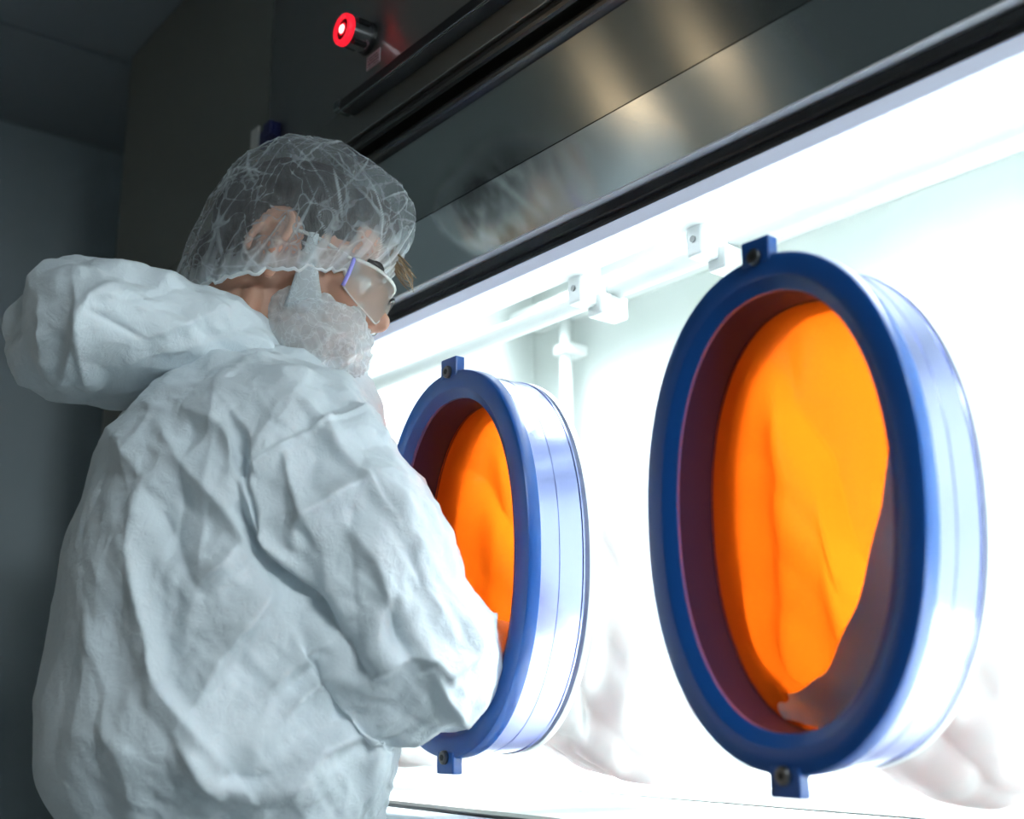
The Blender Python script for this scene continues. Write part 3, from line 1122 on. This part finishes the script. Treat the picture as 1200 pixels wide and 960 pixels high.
set_v(hood, V - np.array(PO))
tag(link('hood', hood, 'tyvek', person, True), 'coverall hood hanging folded behind the neck')

# shoes
for s in (-1, 1):
    sv = loft_z([(PX + s * 0.11, PY + 0.05, -1.2485, 0.046, 0.130), (PX + s * 0.11, PY + 0.05, -1.22, 0.050, 0.135), (PX + s * 0.11, PY + 0.03, -1.19, 0.050, 0.105), (PX + s * 0.11, PY - 0.005, -1.15, 0.052, 0.060), (PX + s * 0.11, PY - 0.01, -1.10, 0.055, 0.055)])
    mk('shoe_cover', sv[0], sv[1], 'shoe', person, PO, True)

# head frame
HC = np.array([-0.588, -0.139, 0.351])
AZ, TL = math.radians(56), math.radians(20)
HF = np.array([math.cos(AZ) * math.cos(TL), math.sin(AZ) * math.cos(TL), -math.sin(TL)])
HS = np.cross(HF, np.array([0, 0, 1.0]))
HS /= np.linalg.norm(HS)
HU = np.cross(HS, HF)
HAX = np.array([HS, HF, HU])
HSC = 1.05


def hp(s, f, h):
    return HC + HSC * (s * HS + f * HF + h * HU)


def hl(A):
    return HC + HSC * (np.asarray(A) @ HAX)


def he(c, r, nu=24, nv=16, ax=None):
    V, F = ellipsoid_data((0, 0, 0), r, ax, nu, nv)
    return [hl(np.array(c) + v) for v in V], F


def rotax(ax, ang):
    return np.array(Matrix.Rotation(ang, 3, ax)).T


parts = [
    he((0, -0.014, 0.030), (0.076, 0.095, 0.086)), he((0, 0.030, -0.030), (0.062, 0.060, 0.080)), he((0, 0.045, -0.070), (0.050, 0.045, 0.045)),
    he((0, 0.068, -0.100), (0.026, 0.022, 0.020)), he((0, 0.070, 0.022), (0.056, 0.020, 0.016)), he((0, 0.060, 0.050), (0.058, 0.026, 0.030)),
    he((0, 0.096, -0.004), (0.010, 0.014, 0.022)), he((0, 0.106, -0.026), (0.012, 0.016, 0.014)), he((0.010, 0.098, -0.032), (0.010, 0.012, 0.009)),
    he((-0.010, 0.098, -0.032), (0.010, 0.012, 0.009)), he((0.040, 0.062, -0.022), (0.022, 0.022, 0.018)), he((-0.040, 0.062, -0.022), (0.022, 0.022, 0.018)),
    he((0, 0.084, -0.064), (0.024, 0.012, 0.007)), he((0, 0.083, -0.074), (0.022, 0.012, 0.008)),
]
for s in (-1, 1):
    ax = rotax('Z', s * math.radians(-28)) @ rotax('X', math.radians(10))
    parts.append(he((s * 0.080, -0.022, -0.006), (0.006, 0.020, 0.033), 20, 14, ax))
    # helix rim and lobe
    rim = []
    for k in range(15):
        th = math.radians(-60 + 270 * k / 14)
        rim.append(hl((s * (0.090 + 0.004 * math.cos(th) * -1), -0.024 - 0.019 * math.cos(th + 0.6), -0.002 + 0.032 * math.sin(th + 0.2))))
    parts.append(tube_data(rim, 0.0052, 10))
    parts.append(he((s * 0.080, -0.012, -0.036), (0.006, 0.009, 0.010)))
neck = smooth_path([(*hp(0, -0.020, 0.0), 0.060), (*hp(0, -0.030, -0.06), 0.062), (-0.618, -0.188, 0.285, 0.063), (-0.632, -0.200, 0.235, 0.070), (-0.640, -0.205, 0.180, 0.090)], 5)
parts.append(tube_data(neck[:, :3], neck[:, 3], 28))
# neck tendon
parts.append(tube_data(smooth_path([hp(0.050, -0.025, -0.055), hp(0.055, -0.015, -0.095), (-0.585, -0.165, 0.240)], 5), 0.014, 10))
head = union_remesh(parts, 0.0028, 7, 0)
V, N = get_vn(head)
set_v(head, V - np.array(PO))
link('body', head, 'skin', person, True)

# eyes and brows
for s in (-1, 1):
    V, F = he((s * 0.031, 0.078, 0.000), (0.012, 0.012, 0.012))
    e = mk('eye', V, F, 'eye', person, PO, True)
    V, F = he((s * 0.031, 0.0865, -0.002), (0.0055, 0.0045, 0.0055))
    mk('iris', V, F, 'iris', e, PO, True)
    V, F = tube_data(smooth_path([hl((s * 0.014, 0.094, 0.020)), hl((s * 0.032, 0.091, 0.027)), hl((s * 0.050, 0.078, 0.022))], 4), [0.0035] * 9, 8)
    mk('eyebrow', V, F, 'hair', person, PO, True)

# hair: short dark cap over the skull, tuft on the forehead
hv = union_remesh([he((0, -0.016, 0.040), (0.080, 0.102, 0.088)), he((0, -0.060, -0.020), (0.066, 0.056, 0.05)), he((0, 0.044, 0.074), (0.066, 0.050, 0.042))], 0.004, 4, 0)
V, N = get_vn(hv)
loc = ((V - HC) / HSC) @ HAX.T
H, _ = crumple(V, 5, [(0.03, 0.0018, 5)])
V = V + N * H[:, None]
# keep ears and face clear
near_face = (loc[:, 1] > 0.025) & (loc[:, 2] < 0.030 + 0.25 * (loc[:, 1] - 0.04))
V[near_face] -= N[near_face] * 0.018
near_ear = (np.abs(loc[:, 0]) > 0.055) & (np.hypot((loc[:, 1] + 0.022) / 0.030, (loc[:, 2] + 0.004) / 0.045) < 1)
V[near_ear] -= N[near_ear] * 0.010
set_v(hv, V - np.array(PO))
tag(link('hair', hv, 'hair', person, True), 'short dark hair under the net')
tuft = []
rg = np.random.RandomState(2)
TV, TF = [], []
for k in range(22):
    s0 = rg.uniform(-0.045, 0.02)
    a = hp(s0, 0.088 + rg.uniform(-.004, .004), 0.058)
    b = hp(s0 + rg.uniform(-.01, .01), 0.108 + rg.uniform(0, .01), 0.046 + rg.uniform(-.006, .006))
    c = hp(s0 + rg.uniform(-.015, .015), 0.116 + rg.uniform(0, .014), 0.040 + rg.uniform(-.008, .008))
    v, f = tube_data(smooth_path([a, b, c], 3), np.linspace(0.0016, 0.0004, 7), 5)
    o_ = len(TV)
    TV += list(v)
    TF += [tuple(i + o_ for i in q) for q in f]
M['tuft'] = material('fringe_hair', (0.30, 0.21, 0.12), 0.5)
mk('fringe', TV, TF, 'tuft', person, PO, True)

# folds of thin non-woven net: tapered creases along short great-circle arcs


def net_folds(D, seed, n, wmin, wmax, lmin, lmax, bias=None, pw=1.6):
    rg = np.random.RandomState(seed)
    dens = np.zeros(len(D))
    hgt = np.zeros(len(D))
    for k in range(n):
        c = rg.normal(size=3)
        c /= np.linalg.norm(c)
        if bias is not None:
            c = c + bias * rg.uniform(0, 1)
            c /= np.linalg.norm(c)
        t = np.cross(c, rg.normal(size=3))
        t /= np.linalg.norm(t)
        q = np.cross(c, t)
        al = np.arctan2(D @ t, D @ c)
        of = np.arcsin(np.clip(D @ q, -1, 1)) + rg.uniform(-0.25, 0.25) * al ** 2
        L = rg.uniform(lmin, lmax)
        fall = np.clip(1 - (al / L) ** 2, 0, 1)
        wd = rg.uniform(wmin, wmax) * (0.35 + 0.65 * fall)
        a = 0.12 + 0.85 * rg.uniform() ** pw
        wide = rg.uniform(4, 9)
        line = np.exp(-(of / wd) ** 2) * fall
        side = np.where(of > 0, np.exp(-of / (wd * wide)), 0) * fall * rg.uniform(0.1, 0.45)
        dens = np.maximum(dens, a * line) + 0.55 * a * side
        hgt += a * fall * (np.exp(-np.abs(of) / (wd * 2.5)) * 0.6 + side)
    return np.clip(dens, 0, 1), hgt


# bouffant cap
NA, NVV = 420, 190
rows = []
LV = np.zeros((NVV, NA, 3))
pr = np.array([(1.00, 0.0), (1.06, 0.02), (1.16, 0.09), (1.25, 0.24), (1.27, 0.42), (1.20, 0.62), (1.02, 0.80), (0.72, 0.93), (0.36, 0.99), (0.0, 1.0)])
prs = smooth_path(pr, 14)
idx = np.linspace(0, len(prs) - 1, NVV)
pr_r = np.interp(idx, np.arange(len(prs)), prs[:, 0])
pr_h = np.interp(idx, np.arange(len(prs)), prs[:, 1])
rg = np.random.RandomState(12)
ang = np.linspace(0, 2 * np.pi, NA, endpoint=False)
pleat = np.zeros(NA)
for fr in (17, 29, 43):
    pleat += (2 * np.abs(np.sin(fr * ang / 2 + rg.uniform(0, 6))) - 1) / 3
for j in range(NVV):
    r_, h_ = pr_r[j], pr_h[j]
    pl = 1 + 0.035 * pleat * math.exp(-((h_ - 0.05) / 0.22) ** 2) * min(1, h_ / 0.03 + 0.4)
    s = 0.0835 * r_ * np.cos(ang) * pl
    f = 0.092 * r_ * np.sin(ang) * pl - 0.014 + 0.008 * h_
    rimh = -0.034 + 0.55 * f + 0.006 * pleat
    rimh0 = -0.004
    top = 0.144
    h = rimh * (1 - h_) ** 1.2 + (top) * (1 - (1 - h_) ** 1.2)
    LV[j] = np.stack([s, f, h], 1)
CV = hl(LV.reshape(-1, 3))
H, fold = crumple(CV, 44, [(0.13, 0.0070, 5), (0.07, 0.0030, 5)], (1.0, 1.0, 0.6))
cent = hp(0, 0.01, 0.05)
nrm = CV - cent
nrm /= np.linalg.norm(nrm, axis=1)[:, None]
hh = np.repeat(pr_h, NA)
amp = np.clip(hh / 0.12, 0.1, 1)
Dn = (nrm @ HAX.T)
fold, fh = net_folds(Dn, 6, 200, 0.007, 0.014, 0.20, 1.0, None, 2.4)
H = H * 1.1 + 0.0035 * (fh - fh.mean())
CV = CV + nrm * (H * amp)[:, None]
F = []
for j in range(NVV - 1):
    for i in range(NA):
        i2 = (i + 1) % NA
        F.append((j * NA + i, j * NA + i2, (j + 1) * NA + i2, (j + 1) * NA + i))
pleat_full = np.tile(np.clip((pleat - 0.05) * 2, 0, 1), NVV)
rimw = np.exp(-(hh / 0.07) ** 2)
front = np.clip((LV.reshape(-1, 3)[:, 1] - 0.02) / 0.1, 0, 1)
dens = np.clip(0.9 * fold + 0.55 * rimw + 0.50 * pleat_full ** 2 * np.exp(-(hh / 0.28) ** 2) * (0.35 + 0.65 * front) + 0.40 * front * np.exp(-(hh / 0.30) ** 2) + 0.06, 0, 1)
cap = mk('hairnet', CV, F, 'hairnet', person, PO, True)
at = cap.data.attributes.new('fold', 'FLOAT', 'POINT')
at.data.foreach_set('value', dens)
tag(cap, 'translucent white bouffant hairnet')
# elastic band of the net and the loose tail at the nape
tube('elastic', np.vstack([CV[:NA:4], CV[:1]]), 0.0026, 'plastic', cap, PO, 8)

# beard cover
V, F = ellipsoid_data((0, 0, 0), (1, 1, 1), None, 220, 140)
V = np.array(V)
sh = V * np.array([0.075, 0.070, 0.070])
sh[:, 1] += 0.046
sh[:, 2] += -0.072 - 0.16 * (sh[:, 1] - 0.046)
up = np.clip(V[:, 2], 0, 1)
sh[:, 0] *= 1 - 0.12 * up
BV = hl(sh)
H, fold = crumple(BV, 70, [(0.06, 0.0045, 5), (0.03, 0.0026, 6), (0.016, 0.0012, 6)])
nn = BV - BV.mean(0)
nn /= np.linalg.norm(nn, axis=1)[:, None]
fold, fh = net_folds(nn @ HAX.T, 9, 130, 0.014, 0.040, 0.12, 0.5, None, 2.0)
H = H + 0.0030 * (fh - fh.mean())
BV = BV + nn * H[:, None]
bc = mk('beard_cover', BV, F, 'beard_net', person, PO, True)
at = bc.data.attributes.new('fold', 'FLOAT', 'POINT')
at.data.foreach_set('value', np.clip(0.8 * fold + 0.40, 0, 1))
tag(bc, 'gathered white beard cover over the jaw')
for s in (-1, 1):
    P_ = smooth_path([hl((s * 0.060, 0.036, -0.058)), hl((s * 0.0755, 0.024, -0.012)), hl((s * 0.081, 0.018, 0.020))], 5)
    V, F = tube_data(P_, [(0.024 - 0.0036 * i * (1 - i / 20), 0.0040) for i in range(len(P_))], 12)
    st = mk('ear_strap', V, F, 'beard_net', bc, PO, True)
    st.data.attributes.new('fold', 'FLOAT', 'POINT').data.foreach_set('value', [0.45] * len(st.data.vertices))

# safety glasses
V, F = [], []
na, nh = 49, 9
for i in range(na):
    th = math.radians(-66 + 132 * i / (na - 1))
    nose = math.exp(-(th / 0.16) ** 2)
    side = abs(th) / math.radians(66)
    lo_, hi_ = -0.036 + 0.020 * nose + 0.016 * side ** 3, 0.018 - 0.004 * side ** 4
    for k in range(nh):
        t = k / (nh - 1)
        h = lo_ + (hi_ - lo_) * t
        rr = 0.071 + 0.003 * math.sin(t * math.pi)
        V.append(hl((rr * math.sin(th), 0.036 + (rr + 0.004) * math.cos(th), h)))
for i in range(na - 1):
    for k in range(nh - 1):
        F.append((i * nh + k, (i + 1) * nh + k, (i + 1) * nh + k + 1, i * nh + k + 1))
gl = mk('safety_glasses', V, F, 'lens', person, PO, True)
tag(gl, 'clear wraparound safety glasses')
topline = [V[i * nh + nh - 1] for i in range(0, na)]
tube('brow_bar', np.array(topline), 0.0022, 'frame_clear', gl, PO, 8)
lowline = [V[i * nh] for i in range(0, na)]
tube('lens_rim', np.array(lowline), 0.0011, 'frame_clear', gl, PO, 8)
tube('nose_piece', smooth_path([hl((-0.012, 0.108, -0.012)), hl((-0.010, 0.112, -0.002)), hl((0.0, 0.1145, 0.004)), hl((0.010, 0.112, -0.002)), hl((0.013, 0.108, -0.014))], 4), 0.0030, 'frame_black', gl, PO, 8)
for s in (-1, 1):
    e = 0 if s < 0 else na - 1
    side = [V[e * nh + k] for k in range(nh)]
    tube('side_edge', np.array(side), 0.0024, 'lavender', gl, PO, 8)
    tube('temple', smooth_path([hl((s * 0.066, 0.064, 0.012)), hl((s * 0.078, 0.015, 0.018)), hl((s * 0.082, -0.035, 0.010)), hl((s * 0.078, -0.050, -0.012))], 5), 0.0024, 'frame_clear', gl, PO, 8)
